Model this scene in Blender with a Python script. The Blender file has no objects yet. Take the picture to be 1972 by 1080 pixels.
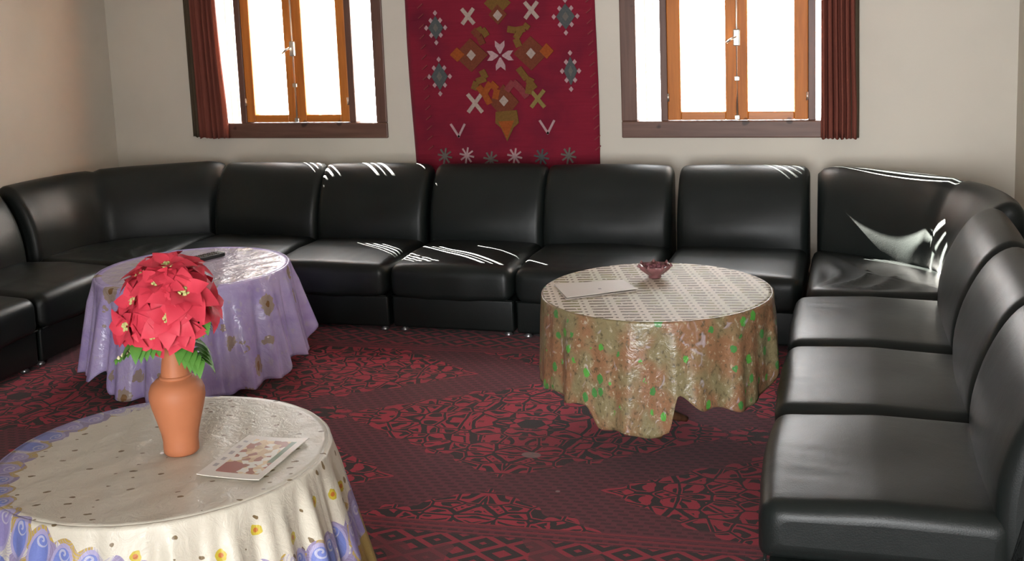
import bpy, bmesh, math, random
from mathutils import Matrix, Vector
random.seed(7)
S = bpy.context.scene
COL = S.collection
PI = math.pi

# ------------------------------------------------------------------ camera, world, sun, exposure
CAM_H = 1.7
cd = bpy.data.cameras.new('camera'); cam = bpy.data.objects.new('camera', cd); COL.objects.link(cam)
yaw, pitch, roll, FPX, CY = math.radians(16.747), math.radians(8.400), math.radians(-2.197), 2215.9, 314.4
fw = Vector((-math.sin(yaw)*math.cos(pitch), math.cos(yaw)*math.cos(pitch), -math.sin(pitch)))
r0 = Vector((math.cos(yaw), math.sin(yaw), 0)); u0 = r0.cross(fw)
cr, sr = math.cos(roll), math.sin(roll)
rr = cr*r0 + sr*u0; uu = -sr*r0 + cr*u0
m = Matrix((rr, uu, -fw)).transposed().to_4x4(); m.translation = (0, 0, CAM_H)
cam.matrix_world = m
cd.sensor_fit = 'HORIZONTAL'; cd.sensor_width = 36; cd.lens = FPX*36/1972
cd.shift_y = -(540-CY)/1972; cd.clip_start = .02
S.camera = cam
S.view_settings.view_transform = 'Standard'; S.view_settings.look = 'None'
S.view_settings.gamma = 1; S.view_settings.use_curve_mapping = False
S.view_settings.exposure = 0.35

w = bpy.data.worlds.new('sky'); S.world = w; w.use_nodes = True
bg = w.node_tree.nodes['Background']
bg.inputs[0].default_value = (.97, .985, 1.0, 1); bg.inputs[1].default_value = 20.0

SUN_DIR = Vector((.80, -.60, -.75)).normalized()
sl = bpy.data.lights.new('sun', 'SUN'); sl.energy = 420; sl.angle = math.radians(.18); sl.color = (1, .96, .86)
sun = bpy.data.objects.new('sun', sl); COL.objects.link(sun); sun.location = (-6, 12, 8)
sun.rotation_euler = SUN_DIR.to_track_quat('-Z', 'Y').to_euler()

def portal(name, loc, rot, sx, sy):
    l = bpy.data.lights.new(name, 'AREA'); l.shape = 'RECTANGLE'; l.size = sx; l.size_y = sy
    l.cycles.is_portal = True
    o = bpy.data.objects.new(name, l); COL.objects.link(o); o.location = loc; o.rotation_euler = rot
WALL_Y, WALL_L, WALL_R, WALL_F, CEIL = 6.30, -4.538, .790, -.60, 2.75
portal('window_portal', (-3.245, WALL_Y+.22, 1.5), (-PI/2, 0, 0), 1.2, 1.3)
portal('window_portal', (-.612, WALL_Y+.22, 1.5), (-PI/2, 0, 0), 1.28, 1.3)
HALL_Y, HALL_L, HALL_R = -4.6, -2.2, 1.6                      # unseen hall added behind the doorway to light the room
portal('added_hall_portal', ((HALL_L+HALL_R)/2, HALL_Y, CEIL/2), (PI/2, 0, 0), HALL_R-HALL_L, CEIL)

# ------------------------------------------------------------------ node helpers
class V:
    """a scalar in a node tree with arithmetic"""
    def __init__(s, nt, sock): s.nt = nt; s.s = sock
    def _m(s, op, *a):
        n = s.nt.nodes.new('ShaderNodeMath'); n.operation = op
        for i, x in enumerate((s,)+a):
            if isinstance(x, V): s.nt.links.new(x.s, n.inputs[i])
            else: n.inputs[i].default_value = x
        return V(s.nt, n.outputs[0])
    def __add__(s, o): return s._m('ADD', o)
    __radd__ = __add__
    def __sub__(s, o): return s._m('SUBTRACT', o)
    def __rsub__(s, o): return (s*-1)+o
    def __mul__(s, o): return s._m('MULTIPLY', o)
    __rmul__ = __mul__
    def __truediv__(s, o): return s._m('DIVIDE', o)
    def abs(s): return s._m('ABSOLUTE')
    def sin(s): return s._m('SINE')
    def floor(s): return s._m('FLOOR')
    def frac(s): return s._m('FRACT')
    def sqrt(s): return s._m('SQRT')
    def lt(s, o): return s._m('LESS_THAN', o)
    def gt(s, o): return s._m('GREATER_THAN', o)
    def max(s, o): return s._m('MAXIMUM', o)
    def min(s, o): return s._m('MINIMUM', o)
    def atan2(s, o): return s._m('ARCTAN2', o)
    def wrap(s, p): return s._m('WRAP', p/2, -p/2)      # centred repeat
    def clamp(s):
        r = s._m('ADD', 0.0); r.s.node.use_clamp = True; return r
    def step(s, a, b):                                   # smooth 0..1 between a and b
        n = s.nt.nodes.new('ShaderNodeMapRange'); n.interpolation_type = 'SMOOTHSTEP'
        s.nt.links.new(s.s, n.inputs[0]); n.inputs[1].default_value = a; n.inputs[2].default_value = b
        if a > b:
            n.inputs[1].default_value = b; n.inputs[2].default_value = a
            n.inputs[3].default_value = 1; n.inputs[4].default_value = 0
        return V(s.nt, n.outputs[0])

class Mat:
    def __init__(s, name, rough=.5, spec=.5, base=(.5, .5, .5), **kw):
        s.m = bpy.data.materials.new(name); s.m.use_nodes = True; s.nt = s.m.node_tree
        s.b = s.nt.nodes['Principled BSDF']; s.b.inputs['Roughness'].default_value = rough
        s.b.inputs['Specular IOR Level'].default_value = spec
        s.b.inputs['Base Color'].default_value = (*base, 1)
        for k, v in kw.items(): s.b.inputs[k.replace('_', ' ')].default_value = v
        s.h = None
    def node(s, t): return s.nt.nodes.new(t)
    def coords(s, kind='Object'):
        c = s.node('ShaderNodeTexCoord'); sp = s.node('ShaderNodeSeparateXYZ')
        s.nt.links.new(c.outputs[kind], sp.inputs[0])
        return tuple(V(s.nt, o) for o in sp.outputs)
    def vec(s, x, y, z=0.0):
        n = s.node('ShaderNodeCombineXYZ')
        for i, a in enumerate((x, y, z)):
            if isinstance(a, V): s.nt.links.new(a.s, n.inputs[i])
            else: n.inputs[i].default_value = a
        return n.outputs[0]
    def noise(s, vec, scale, detail=2, rough=.5, dist=0):
        n = s.node('ShaderNodeTexNoise'); n.inputs['Scale'].default_value = scale
        n.inputs['Detail'].default_value = detail; n.inputs['Roughness'].default_value = rough
        n.inputs['Distortion'].default_value = dist
        if vec is None: vec = s.node('ShaderNodeTexCoord').outputs['Object']
        s.nt.links.new(vec, n.inputs['Vector']); return V(s.nt, n.outputs[0])
    def voronoi(s, vec, scale, rnd=1, feature='F1', dist='EUCLIDEAN'):
        n = s.node('ShaderNodeTexVoronoi'); n.feature = feature; n.distance = dist
        n.inputs['Scale'].default_value = scale; n.inputs['Randomness'].default_value = rnd
        s.nt.links.new(vec, n.inputs['Vector'])
        col = None
        if feature == 'F1':
            sp = s.node('ShaderNodeSeparateXYZ'); s.nt.links.new(n.outputs['Color'], sp.inputs[0])
            col = tuple(V(s.nt, o) for o in sp.outputs)
        return V(s.nt, n.outputs['Distance']), col
    def mix(s, fac, a, b):
        n = s.node('ShaderNodeMix'); n.data_type = 'RGBA'
        if isinstance(fac, V): s.nt.links.new(fac.s, n.inputs[0])
        else: n.inputs[0].default_value = fac
        for i, c in ((6, a), (7, b)):
            if isinstance(c, (tuple, list)): n.inputs[i].default_value = (*c, 1)
            else: s.nt.links.new(c, n.inputs[i])
        return n.outputs[2]
    def color(s, sock): s.nt.links.new(sock, s.b.inputs['Base Color']); return s
    def rough(s, v): s.nt.links.new(v.s, s.b.inputs['Roughness']); return s
    def bump(s, v, strength=.3, dist=.01):
        n = s.node('ShaderNodeBump'); n.inputs['Strength'].default_value = strength
        n.inputs['Distance'].default_value = dist; s.nt.links.new(v.s, n.inputs['Height'])
        if s.h: s.nt.links.new(s.h, n.inputs['Normal'])
        s.h = n.outputs[0]; s.nt.links.new(s.h, s.b.inputs['Normal']); return s

M = {}
def wall_mat(name, base):
    a = Mat(name, .75, .3)
    n = a.noise(None, 1.3, 4, .6); n2 = a.noise(None, 40, 3)
    a.color(a.mix(n.step(.35, .7), base, tuple(c*.93 for c in base)))
    a.bump(n2, .15, .004); return a.m
M['wall'] = wall_mat('cream_wall_paint', (.64, .592, .512))
M['ceiling'] = wall_mat('ceiling_paint', (.70, .66, .60))
a = Mat('floor_tile', .35, .5); x, y, z = a.coords()
g = (x.wrap(.4).abs().gt(.196)).max(y.wrap(.4).abs().gt(.196))
a.color(a.mix(g, (.42, .36, .29), (.2, .17, .14))); M['tile'] = a.m
a = Mat('added_hall_carpet', .9, .2, (.05, .03, .03)); M['hall'] = a.m  # floor of the added hall, dark to keep reflections off the sofa end

def leather(name):
    a = Mat(name, .46, .31)
    v, _ = a.voronoi(a.node('ShaderNodeTexCoord').outputs['Object'], 260)
    n = a.noise(None, 5, 3); n2 = a.noise(None, 9, 2, .5, .6)
    a.color(a.mix(n, (.006, .0085, .0078), (.010, .013, .012)))
    a.rough(n*.10+.36); a.bump(v, .10, .002); a.bump(n2, .05, .02)
    return a.m
M['leather'] = leather('black_green_leather')
M['metal'] = Mat('foot_metal', .35, .5, (.45, .45, .45), Metallic=.9).m
M['foot_plastic'] = Mat('dark_plastic', .5, .4, (.02, .02, .02)).m

def wood(name, c1, c2, axis, rough=.4):
    a = Mat(name, rough, .3); x, y, z = a.coords()
    v = a.vec(x*30, y*30, z*2) if axis == 'z' else a.vec(x*2, y*30, z*30)
    n = a.noise(v, 1.0, 4, .6, .4); k = a.noise(None, 9, 1)
    a.color(a.mix(k.step(.70, .76), a.mix(n.step(.3, .72), c1, c2), tuple(c*.45 for c in c2)))
    return a.m
M['pine_z'] = wood('varnished_pine_upright', (.60, .20, .035), (.42, .13, .022), 'z', .5)
M['pine_x'] = wood('varnished_pine_rail', (.60, .20, .035), (.42, .13, .022), 'x', .3)
M['brown_z'] = wood('brown_frame_upright', (.16, .083, .06), (.11, .055, .04), 'z')
M['brown_x'] = wood('brown_frame_rail', (.16, .083, .06), (.11, .055, .04), 'x')
M['steel'] = Mat('bolt_steel', .3, .5, (.62, .58, .52), Metallic=.85).m
a = Mat('window_glass'); nt = a.nt                     # thin pane: clear with a Fresnel reflection
tr = a.node('ShaderNodeBsdfTransparent'); gl = a.node('ShaderNodeBsdfGlossy'); gl.inputs['Roughness'].default_value = .02
lw = a.node('ShaderNodeLayerWeight'); lw.inputs[0].default_value = .5; mx = a.node('ShaderNodeMixShader')
fac = V(nt, lw.outputs['Facing'])._m('POWER', 4.0)*.5+.03
nt.links.new(fac.s, mx.inputs[0]); nt.links.new(tr.outputs[0], mx.inputs[1]); nt.links.new(gl.outputs[0], mx.inputs[2])
nt.links.new(mx.outputs[0], nt.nodes['Material Output'].inputs[0]); M['glass'] = a.m
a = Mat('rust_curtain', .85, .2, (.17, .06, .045)); x, y, z = a.coords()
n = a.noise(a.vec(x*60, y*60, z*3), 1, 3)
a.color(a.mix(n, (.23, .068, .048), (.13, .038, .026))); M['curtain'] = a.m
a = Mat('olive_curtain_lining', .9, .2, (.075, .055, .035)); M['lining'] = a.m
a = Mat('translucent_white_bar'); tl = a.node('ShaderNodeBsdfTranslucent'); tl.inputs[0].default_value = (.35, .34, .32, 1)
df = a.node('ShaderNodeBsdfDiffuse'); df.inputs[0].default_value = (.85, .84, .8, 1); mx = a.node('ShaderNodeMixShader'); mx.inputs[0].default_value = .35
a.nt.links.new(tl.outputs[0], mx.inputs[1]); a.nt.links.new(df.outputs[0], mx.inputs[2]); a.nt.links.new(mx.outputs[0], a.nt.nodes['Material Output'].inputs[0]); M['bar'] = a.m  # translucent so the added bars stay lost against the bright sky
M['white_paint'] = Mat('white_outside_paint', .7, .3, (.85, .84, .80)).m
M['dark_wood'] = wood('table_wood', (.11, .05, .025), (.05, .022, .012), 'z')

# ------------------------------------------------------------------ mesh helpers
def mesh_obj(name, verts, faces, mat, parent=None, smooth=True, uv=None):
    me = bpy.data.meshes.new(name); me.from_pydata([tuple(v) for v in verts], [], faces); me.update()
    if mat:
        for k in (mat if isinstance(mat, list) else [mat]): me.materials.append(k)
    if smooth: me.polygons.foreach_set('use_smooth', [True]*len(me.polygons))
    if uv:
        l = me.uv_layers.new(name='UVMap')
        for lp in me.loops: l.data[lp.index].uv = uv[lp.vertex_index]
    o = bpy.data.objects.new(name, me); COL.objects.link(o)
    if parent: o.parent = parent
    return o
def bm_obj(name, bm, mat, parent=None, smooth=False):
    me = bpy.data.meshes.new(name); bmesh.ops.recalc_face_normals(bm, faces=bm.faces[:]); bm.to_mesh(me); bm.free()
    me.materials.append(mat)
    if smooth: me.polygons.foreach_set('use_smooth', [True]*len(me.polygons))
    o = bpy.data.objects.new(name, me); COL.objects.link(o)
    if parent: o.parent = parent
    return o
def add_box(bm, x0, x1, y0, y1, z0, z1, bevel=0):
    r = bmesh.ops.create_cube(bm, size=1)['verts']
    for v in r:
        v.co = Vector(((x0+x1)/2+v.co.x*(x1-x0), (y0+y1)/2+v.co.y*(y1-y0), (z0+z1)/2+v.co.z*(z1-z0)))
    if bevel:
        es = list({e for v in r for e in v.link_edges})
        bmesh.ops.bevel(bm, geom=es, offset=bevel, segments=2, affect='EDGES', profile=.5)
def box(name, x0, x1, y0, y1, z0, z1, mat, parent=None, bevel=0):
    bm = bmesh.new(); add_box(bm, x0, x1, y0, y1, z0, z1, bevel); return bm_obj(name, bm, mat, parent)
def tube_data(pts, rad, n=8):
    vs, fs = [], []; pts = [Vector(p) for p in pts]
    rads = rad if isinstance(rad, list) else [rad]*len(pts)
    for i, p in enumerate(pts):
        t = (pts[min(i+1, len(pts)-1)]-pts[max(i-1, 0)]).normalized()
        a = t.orthogonal().normalized() if i == 0 else (a-t*a.dot(t)).normalized()
        b = t.cross(a)
        for k in range(n):
            q = 2*PI*k/n; vs.append(p+(a*math.cos(q)+b*math.sin(q))*rads[i])
    for i in range(len(pts)-1):
        for k in range(n):
            fs.append((i*n+k, i*n+(k+1) % n, (i+1)*n+(k+1) % n, (i+1)*n+k))
    fs.append(tuple(range(n))[::-1]); fs.append(tuple(range(len(vs)-n, len(vs))))
    return vs, fs
def tube(name, pts, rad, mat, parent=None, n=8):
    v, f = tube_data(pts, rad, n); return mesh_obj(name, v, f, mat, parent)
def lathe(name, prof, mat, parent=None, n=32, wob=None):
    vs, fs = [], []
    for i, (r, z) in enumerate(prof):
        for k in range(n):
            q = 2*PI*k/n; rq = r*(wob(q, i/(len(prof)-1)) if wob else 1)
            vs.append((rq*math.cos(q), rq*math.sin(q), z))
    for i in range(len(prof)-1):
        for k in range(n): fs.append((i*n+k, i*n+(k+1) % n, (i+1)*n+(k+1) % n, (i+1)*n+k))
    fs.append(tuple(range(n))[::-1]); fs.append(tuple(range(len(vs)-n, len(vs))))
    return mesh_obj(name, vs, fs, mat, parent)
def thing(name, loc=(0, 0, 0), rz=0, label=None, cat=None, group=None):
    o = bpy.data.objects.new(name, None); COL.objects.link(o); o.empty_display_size = .05
    o.location = loc; o.rotation_euler = (0, 0, rz); return tag(o, label, cat, group)
def tag(o, label, cat, group=None):
    if label: o['label'] = label
    if cat: o['category'] = cat
    if group: o['group'] = group
    return o
def struct(o): o['kind'] = 'structure'; return o
def rounded(pts, rads, n=5):
    """closed 2D polygon with rounded corners"""
    out = []; N = len(pts)
    for i in range(N):
        p = Vector(pts[i]); a = (Vector(pts[i-1])-p); b = (Vector(pts[(i+1) % N])-p); r = rads[i]
        if r <= 0: out.append(p); continue
        a.normalize(); b.normalize(); ang = a.angle(b); d = r/math.tan(ang/2)
        d = min(d, .48*(Vector(pts[i-1])-p).length, .48*(Vector(pts[(i+1) % N])-p).length)
        p0, p1 = p+a*d, p+b*d
        for k in range(n+1):
            t = k/n; out.append(p0*(1-t)**2+p*2*t*(1-t)+p1*t*t)
    return out
def normals2(pl):
    out = []; N = len(pl)
    ar = sum(pl[i-1].x*pl[i].y-pl[i].x*pl[i-1].y for i in range(N)); s = 1 if ar > 0 else -1
    for i in range(N):
        t = (pl[(i+1) % N]-pl[i-1])
        if t.length < 1e-9: t = Vector((1, 0))
        t.normalize(); out.append(Vector((t.y, -t.x))*s)
    return out
def resample(pl, step):
    out = []
    for i in range(len(pl)):
        a, b = pl[i], pl[(i+1) % len(pl)]; k = max(1, int((b-a).length/step))
        out += [a.lerp(b, j/k) for j in range(k)]
    return out
def puff(profile, wdt, r, crown=0.0, nmid=8, wob=None, nr=5, scale=False):
    """loft a (depth,height) outline along x, rounded at both ends, slightly swollen in the middle"""
    nr_ = normals2(profile); xs = []
    for k in range(nr+1):
        q = PI/2*k/nr; xs.append((-wdt/2+r*(1-math.sin(q)), r*(1-math.cos(q))))
    xs.sort(); mid = [(-wdt/2+r+(wdt-2*r)*k/nmid, 0.0) for k in range(1, nmid)]
    full = xs+mid+[(-x, o) for x, o in xs][::-1]
    vs, fs = [], []; n = len(profile)
    ys, zs = [p.x for p in profile], [p.y for p in profile]
    cy_, cz_, hy_, hz_ = (min(ys)+max(ys))/2, (min(zs)+max(zs))/2, (max(ys)-min(ys))/2, (max(zs)-min(zs))/2
    for x, off in full:
        c = crown*(1-(2*x/wdt)**2)
        for p, q in zip(profile, nr_):
            d = c-off
            if scale: d = c
            if wob: d += wob(x, p)
            py_, pz_ = p.x+q.x*d, p.y+q.y*d
            if scale: py_ = cy_+(py_-cy_)*(1-off/hy_); pz_ = cz_+(pz_-cz_)*(1-off/hz_)
            vs.append((x, py_, pz_))
    for i in range(len(full)-1):
        for k in range(n): fs.append((i*n+k, i*n+(k+1) % n, (i+1)*n+(k+1) % n, (i+1)*n+k))
    L_ = len(vs); vs += vs[:n]+vs[L_-n:]
    fs.append(tuple(range(L_, L_+n))); fs.append(tuple(range(L_+n, L_+2*n))[::-1])
    return vs, fs
def fix(o):
    bm = bmesh.new(); bm.from_mesh(o.data); bmesh.ops.recalc_face_normals(bm, faces=bm.faces[:]); bm.to_mesh(o.data); bm.free()
    return o

# ------------------------------------------------------------------ the room shell
def wall(name, boxes, mat=None):
    bm = bmesh.new()
    for b in boxes: add_box(bm, *b)
    return struct(bm_obj(name, bm, mat or M['wall']))
T = .25
WZ0, WZ1 = .90, 2.12
w1, w2 = (-3.80, -2.69), (-1.21, -.015)
Y0, Y1 = WALL_Y, WALL_Y+T
wall('wall_back', [(WALL_L-T, w1[0], Y0, Y1, 0, CEIL), (w1[1], w2[0], Y0, Y1, 0, CEIL), (w2[1], WALL_R+T, Y0, Y1, 0, CEIL),
                   (w1[0], w1[1], Y0, Y1, 0, WZ0), (w1[0], w1[1], Y0, Y1, WZ1, CEIL),
                   (w2[0], w2[1], Y0, Y1, 0, WZ0), (w2[0], w2[1], Y0, Y1, WZ1, CEIL)])
wall('wall_left', [(WALL_L-T, WALL_L, WALL_F, Y0, 0, CEIL)])
wall('wall_right', [(WALL_R, WALL_R+T, WALL_F, Y0, 0, CEIL)])
DX0, DX1, DZ = -1.35, .70, 2.35
wall('wall_front', [(WALL_L-T, DX0, WALL_F-T, WALL_F, 0, CEIL), (DX1, WALL_R+T, WALL_F-T, WALL_F, 0, CEIL), (DX0, DX1, WALL_F-T, WALL_F, DZ, CEIL)])
wall('wall_added_hall_left', [(HALL_L-.1, HALL_L, HALL_Y, WALL_F-T, 0, CEIL)])  # the added hall's walls bound the light that enters the doorway
wall('wall_added_hall_right', [(HALL_R, HALL_R+.1, HALL_Y, WALL_F-T, 0, CEIL)])
struct(box('added_hall_ceiling', HALL_L-.1, HALL_R+.1, HALL_Y, WALL_F-T, CEIL, CEIL+.2, M['ceiling']))
struct(box('added_hall_floor', HALL_L-.1, HALL_R+.1, HALL_Y, WALL_F-T, -.2, 0, M['hall']))
struct(box('ceiling', WALL_L-T, WALL_R+T, WALL_F-T, Y1, CEIL, CEIL+.2, M['ceiling']))
struct(box('floor', WALL_L-T, WALL_R+T, WALL_F-T, Y1, -.2, 0, M['tile']))

# ------------------------------------------------------------------ windows
def build_window(n, xc, half, strip, sash_in, glass_in, meet):
    """xc centre; offsets from the centre: outer half width, side-light edges, sash outer edge, sash glass edge, half meeting stile"""
    t = thing('window_%d' % n, (xc, WALL_Y, 0)); struct(t)
    f0, f1 = -.012, .075                                      # the frame stands a little proud of the wall
    zb, zt = .877, 2.14
    box('frame_bottom_rail', -half, half, f0, f1, zb, .970, M['brown_x'], t, .006)
    box('frame_top_rail', -half, half, f0, f1, zt-.09, zt, M['brown_x'], t, .006)
    for s in (-1, 1):
        a_, b_ = sorted((s*strip[1], s*half))
        box('frame_stile', a_, b_, f0+.002, f1, .970, zt-.09, M['brown_z'], t, .006)
        a_, b_ = sorted((s*sash_in, s*strip[0]))
        box('mullion', a_, b_, f0+.012, f1, .970, zt-.09, M['brown_z'], t, .004)
        a_, b_ = sorted((s*strip[0], s*strip[1]))
        box('side_light_pane', a_, b_, .040, .044, .970, zt-.09, M['glass'], t)
        a_, b_ = sorted((s*meet, s*sash_in))
        c_, d_ = sorted((s*glass_in[0], s*glass_in[1]))
        sash = box('casement_stile', *sorted((s*glass_in[1], s*sash_in)), .004, .058, .974, zt-.094, M['pine_z'], t, .005)
        box('casement_stile', *sorted((s*meet, s*glass_in[0])), .004 if s < 0 else .0, .058, .974, zt-.094, M['pine_z'], t, .005)
        box('casement_rail', c_, d_, .006, .056, .974, 1.019, M['pine_x'], t, .004)
        box('casement_rail', c_, d_, .006, .056, zt-.14, zt-.094, M['pine_x'], t, .004)
        box('casement_pane', c_, d_, .030, .034, 1.019, zt-.14, M['glass'], t)
        for zh in (1.10, 1.95): tube('hinge', [(s*(sash_in-.004), -.004, zh-.022), (s*(sash_in-.004), -.004, zh+.022)], .007, M['steel'], t)
    rod = tube('bolt_rod', [(.004, -.014, .985), (.004, -.014, zt-.1)], .0055, M['steel'], t)
    h = box('bolt_case', -.014, .022, -.026, .0, 1.375, 1.465, M['steel'], t, .006)
    k = tube('handle', [(.004, -.026, 1.425), (.004, -.05, 1.425), (-.02, -.058, 1.415), (-.045, -.056, 1.395)], .007, M['steel'], t)
    for zz in (.99, 1.2, 1.75): box('bolt_keeper', -.010, .018, -.020, .0, zz-.012, zz+.012, M['steel'], t, .003)
    # outside the glass: unseen bars and slats added to slit and stop the sun
    nb = int((2*half-.14)/.047)
    for k in range(nb+1):
        xx = -half+.07+k*.047+.003*math.sin(3*k); box('sun_slit_bar', xx-.005, xx+.005, .130, .149, .905, 2.115, M['bar'], t)
    for k in range(6): box('sun_stop_slat', -half+.036, half-.036, .180, .192, 1.850+k*.044, 1.892+k*.044, M['white_paint'], t, .003)
    return t
build_window(1, -3.245, .590, (.386, .520), .345, (.062, .287), .001)
build_window(2, -.612, .633, (.414, .544), .375, (.060, .302), .001)

def curtain(x0, x1, z0, z1, folds, label, ph, flare=0, lining=None):
    t = thing('curtain', (0, WALL_Y-.055, 0), 0, label, 'curtain')
    def sheet(name, a, b, nf, mat, ydep, z0, amp):
        vs, fs = [], []; nx, nz = nf*12+1, 26
        for j in range(nz):
            v = j/(nz-1); z = z1+(z0-z1)*v
            for i in range(nx):
                u = i/(nx-1)
                gather = 1-.16*math.sin(PI*min(1, v*1.15))*.5
                x = a+(b-a)*u*gather+flare*v*u
                q = u*nf*2*PI+ph+.35*math.sin(3*v+u*5)
                vs.append((x, ydep+amp*math.sin(q)+.3*amp*math.sin(2.3*q+1), z+.004*math.sin(q*1.3)))
        for j in range(nz-1):
            for i in range(nx-1): fs.append((j*nx+i, j*nx+i+1, (j+1)*nx+i+1, (j+1)*nx+i))
        o = mesh_obj(name, vs, fs, mat, t)
        s = o.modifiers.new('thickness', 'SOLIDIFY'); s.thickness = .003
        return o
    sheet('drape', x0, x1, folds, M['curtain'], 0, z0, .017)
    if lining: sheet('lining', lining[0], lining[1], 2, M['lining'], .02, z0+.004, .008)
    for k in range(folds+1):
        xx = x0+(x1-x0)*k/folds
        tr_ = []
        for q in range(13): tr_.append((xx, .0+.022*math.cos(2*PI*q/12), z1+.012+.022*math.sin(2*PI*q/12)))
        tube('curtain_ring', tr_, .003, M['steel'], t, 6)
    return t
curtain(-3.905, -3.715, .885, 2.22, 5, 'rust brown curtain with olive edge hanging beside the side light nearest the left wall', .4, .02, (-3.955, -3.86))
curtain(-.17, .015, .878, 2.22, 6, 'plain rust brown curtain gathered at the right wall end of the other window', 1.2, .0, (-.03, .022))
for xc, hw, lab in ((-3.28, .75, 'steel curtain rod above the window beside the left wall'), (-.58, .72, 'steel curtain rod above the window beside the right wall')):
    t = thing('curtain_rod', (xc, WALL_Y-.055, 2.232), 0, lab, 'curtain rod')
    tube('rod', [(-hw, 0, 0), (hw, 0, 0)], .010, M['steel'], t)
    for s in (-1, 1):
        lathe('finial', [(.004, -.02), (.016, -.012), (.02, 0), (.016, .012), (.004, .02)], M['steel'], t, 12).location = (s*(hw+.012), 0, 0)
        box('bracket', s*(hw-.08)-.01, s*(hw-.08)+.01, .004, .0548, -.012, .012, M['steel'], t)

# ------------------------------------------------------------------ sofas
SEAT = resample(rounded([(0.0, .195), (.0, .352), (.30, .368), (.62, .356), (.62, .195)], [.025, .055, .5, .03, .02], 6), .045)
def catmull(P, n):
    P = [Vector(p) for p in P]; P = [P[0]*2-P[1]]+P+[P[-1]*2-P[-2]]; out = []
    for i in range(1, len(P)-2):
        for k in range(n):
            t = k/n; a, b, c, d = P[i-1:i+3]
            out.append(.5*((2*b)+(c-a)*t+(2*a-5*b+4*c-d)*t*t+(3*b-a-3*c+d)*t**3))
    return out+[P[-2]]
BACK = catmull([(.60, .207), (.584, .24), (.574, .34), (.582, .45), (.607, .555), (.648, .645), (.700, .717), (.760, .752), (.808, .741), (.834, .700), (.838, .62)], 3)+[Vector((.838, z_)) for z_ in (.5, .4, .3, .21)]+[Vector((.76, .205)), Vector((.68, .205))]
BASE = rounded([(.025, .028), (.022, .192), (.83, .192), (.83, .028)], [.015, .012, .02, .02], 3)
_cache = {}
def sofa_parts(t, wdt, seed):
    rnd = random.Random(seed); p1, p2, p3 = rnd.uniform(0, 6), rnd.uniform(0, 6), rnd.uniform(-.1, .1)
    def wob_seat(x, p):
        if p.y < .30: return .0015*math.sin(30*x+p1)
        e = .003*math.sin(9*x+p1)*math.sin(7*p.x+p2)
        sag = -.010*math.exp(-((x-p3)/.16)**2-((p.x-.36)/.15)**2)
        crease = sum(-.0035*math.exp(-((x-p3*2-dx-.25*(p.x-.1))/.011)**2)*math.exp(-((p.x-.13)/.10)**2) for dx in (-.09, -.03, .05))
        return e+sag+crease
    def wob_back(x, p):
        if p.x > .80: return 0
        lum = .013*math.exp(-((p.y-.44)/.08)**2)-.003*math.exp(-((p.y-.60)/.03)**2)
        return (lum+.003*math.sin(8*x+p2)*math.sin(11*p.y+p1))*max(0, 1-(2.0*x/wdt)**2)
    v, f = puff(BASE, wdt-.012, .012, 0, 2, None, 4, True); base = fix(mesh_obj('base', v, f, M['leather'], t))
    v, f = puff(SEAT, wdt-.004, .050, .014, 22, wob_seat, 8, True); fix(mesh_obj('seat_cushion', v, f, M['leather'], t))
    v, f = puff(BACK, wdt-.006, .042, .008, 14, wob_back); fix(mesh_obj('backrest', v, f, M['leather'], t))
    v, f = tube_data([(-wdt/2+.01, .012, .194), (0, .010, .193), (wdt/2-.01, .012, .194)], .0045, 6); mesh_obj('piping', v, f, M['leather'], base)
    for sx in (-1, 1):
        for yy in (.075, .77):
            o = lathe('foot', [(.018, 0), (.022, .006), (.016, .012), (.014, .034)], M['metal'], t, 12); o.location = (sx*(wdt/2-.05), yy, 0)
def sofa(loc, rz, wdt, seed, label, group):
    t = thing('sofa_module', loc, rz, label, 'sofa', group); sofa_parts(t, wdt, seed); return t
FY = 5.235
rear = [(-3.60, -2.925, 'black leather armless sofa seat beside the corner seat, behind the lavender table'),
        (-2.922, -2.259, 'black leather armless sofa seat under the window end nearest the wall rug'),
        (-2.257, -1.597, 'black leather armless sofa seat below the wall rug, streaked with sunlight'),
        (-1.595, -.899, 'black leather armless sofa seat below the rug edge, partly behind the brown clothed table'),
        (-.897, -.222, 'black leather armless sofa seat next to the gap at the creased corner seat')]
for i, (x0, x1, lab) in enumerate(rear):
    sofa(((x0+x1)/2, FY+.004*(-1)**i, .0125), math.radians((-.4, .5, -.3, .6, -.8)[i]), x1-x0-.004, i, lab, 'sofa seats along the window wall')
right = [(2.875, 3.575, 'black leather armless sofa seat standing free at the open end of its row'),
         (3.585, 4.265, 'black leather armless sofa seat with a front crease, middle one of its row of three'),
         (4.275, 4.975, 'black leather armless sofa seat joined to the creased corner seat by the right wall')]
for i, (y0, y1, lab) in enumerate(right):
    sofa((-.235, (y0+y1)/2, .0125), -PI/2+math.radians((.5, -.3, .4)[i]), y1-y0-.004, 20+i, lab, 'sofa seats along the right wall')
left = [(4.43, 5.075, 'black leather armless sofa seat by the left wall, joined to the corner seat'),
        (3.77, 4.42, 'black leather armless sofa seat by the left wall, one away from the corner seat')]
for i, (y0, y1, lab) in enumerate(left):
    sofa((-3.690, (y0+y1)/2, .0125), PI/2, y1-y0-.004, 30+i, lab, 'sofa seats along the left wall')

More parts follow.
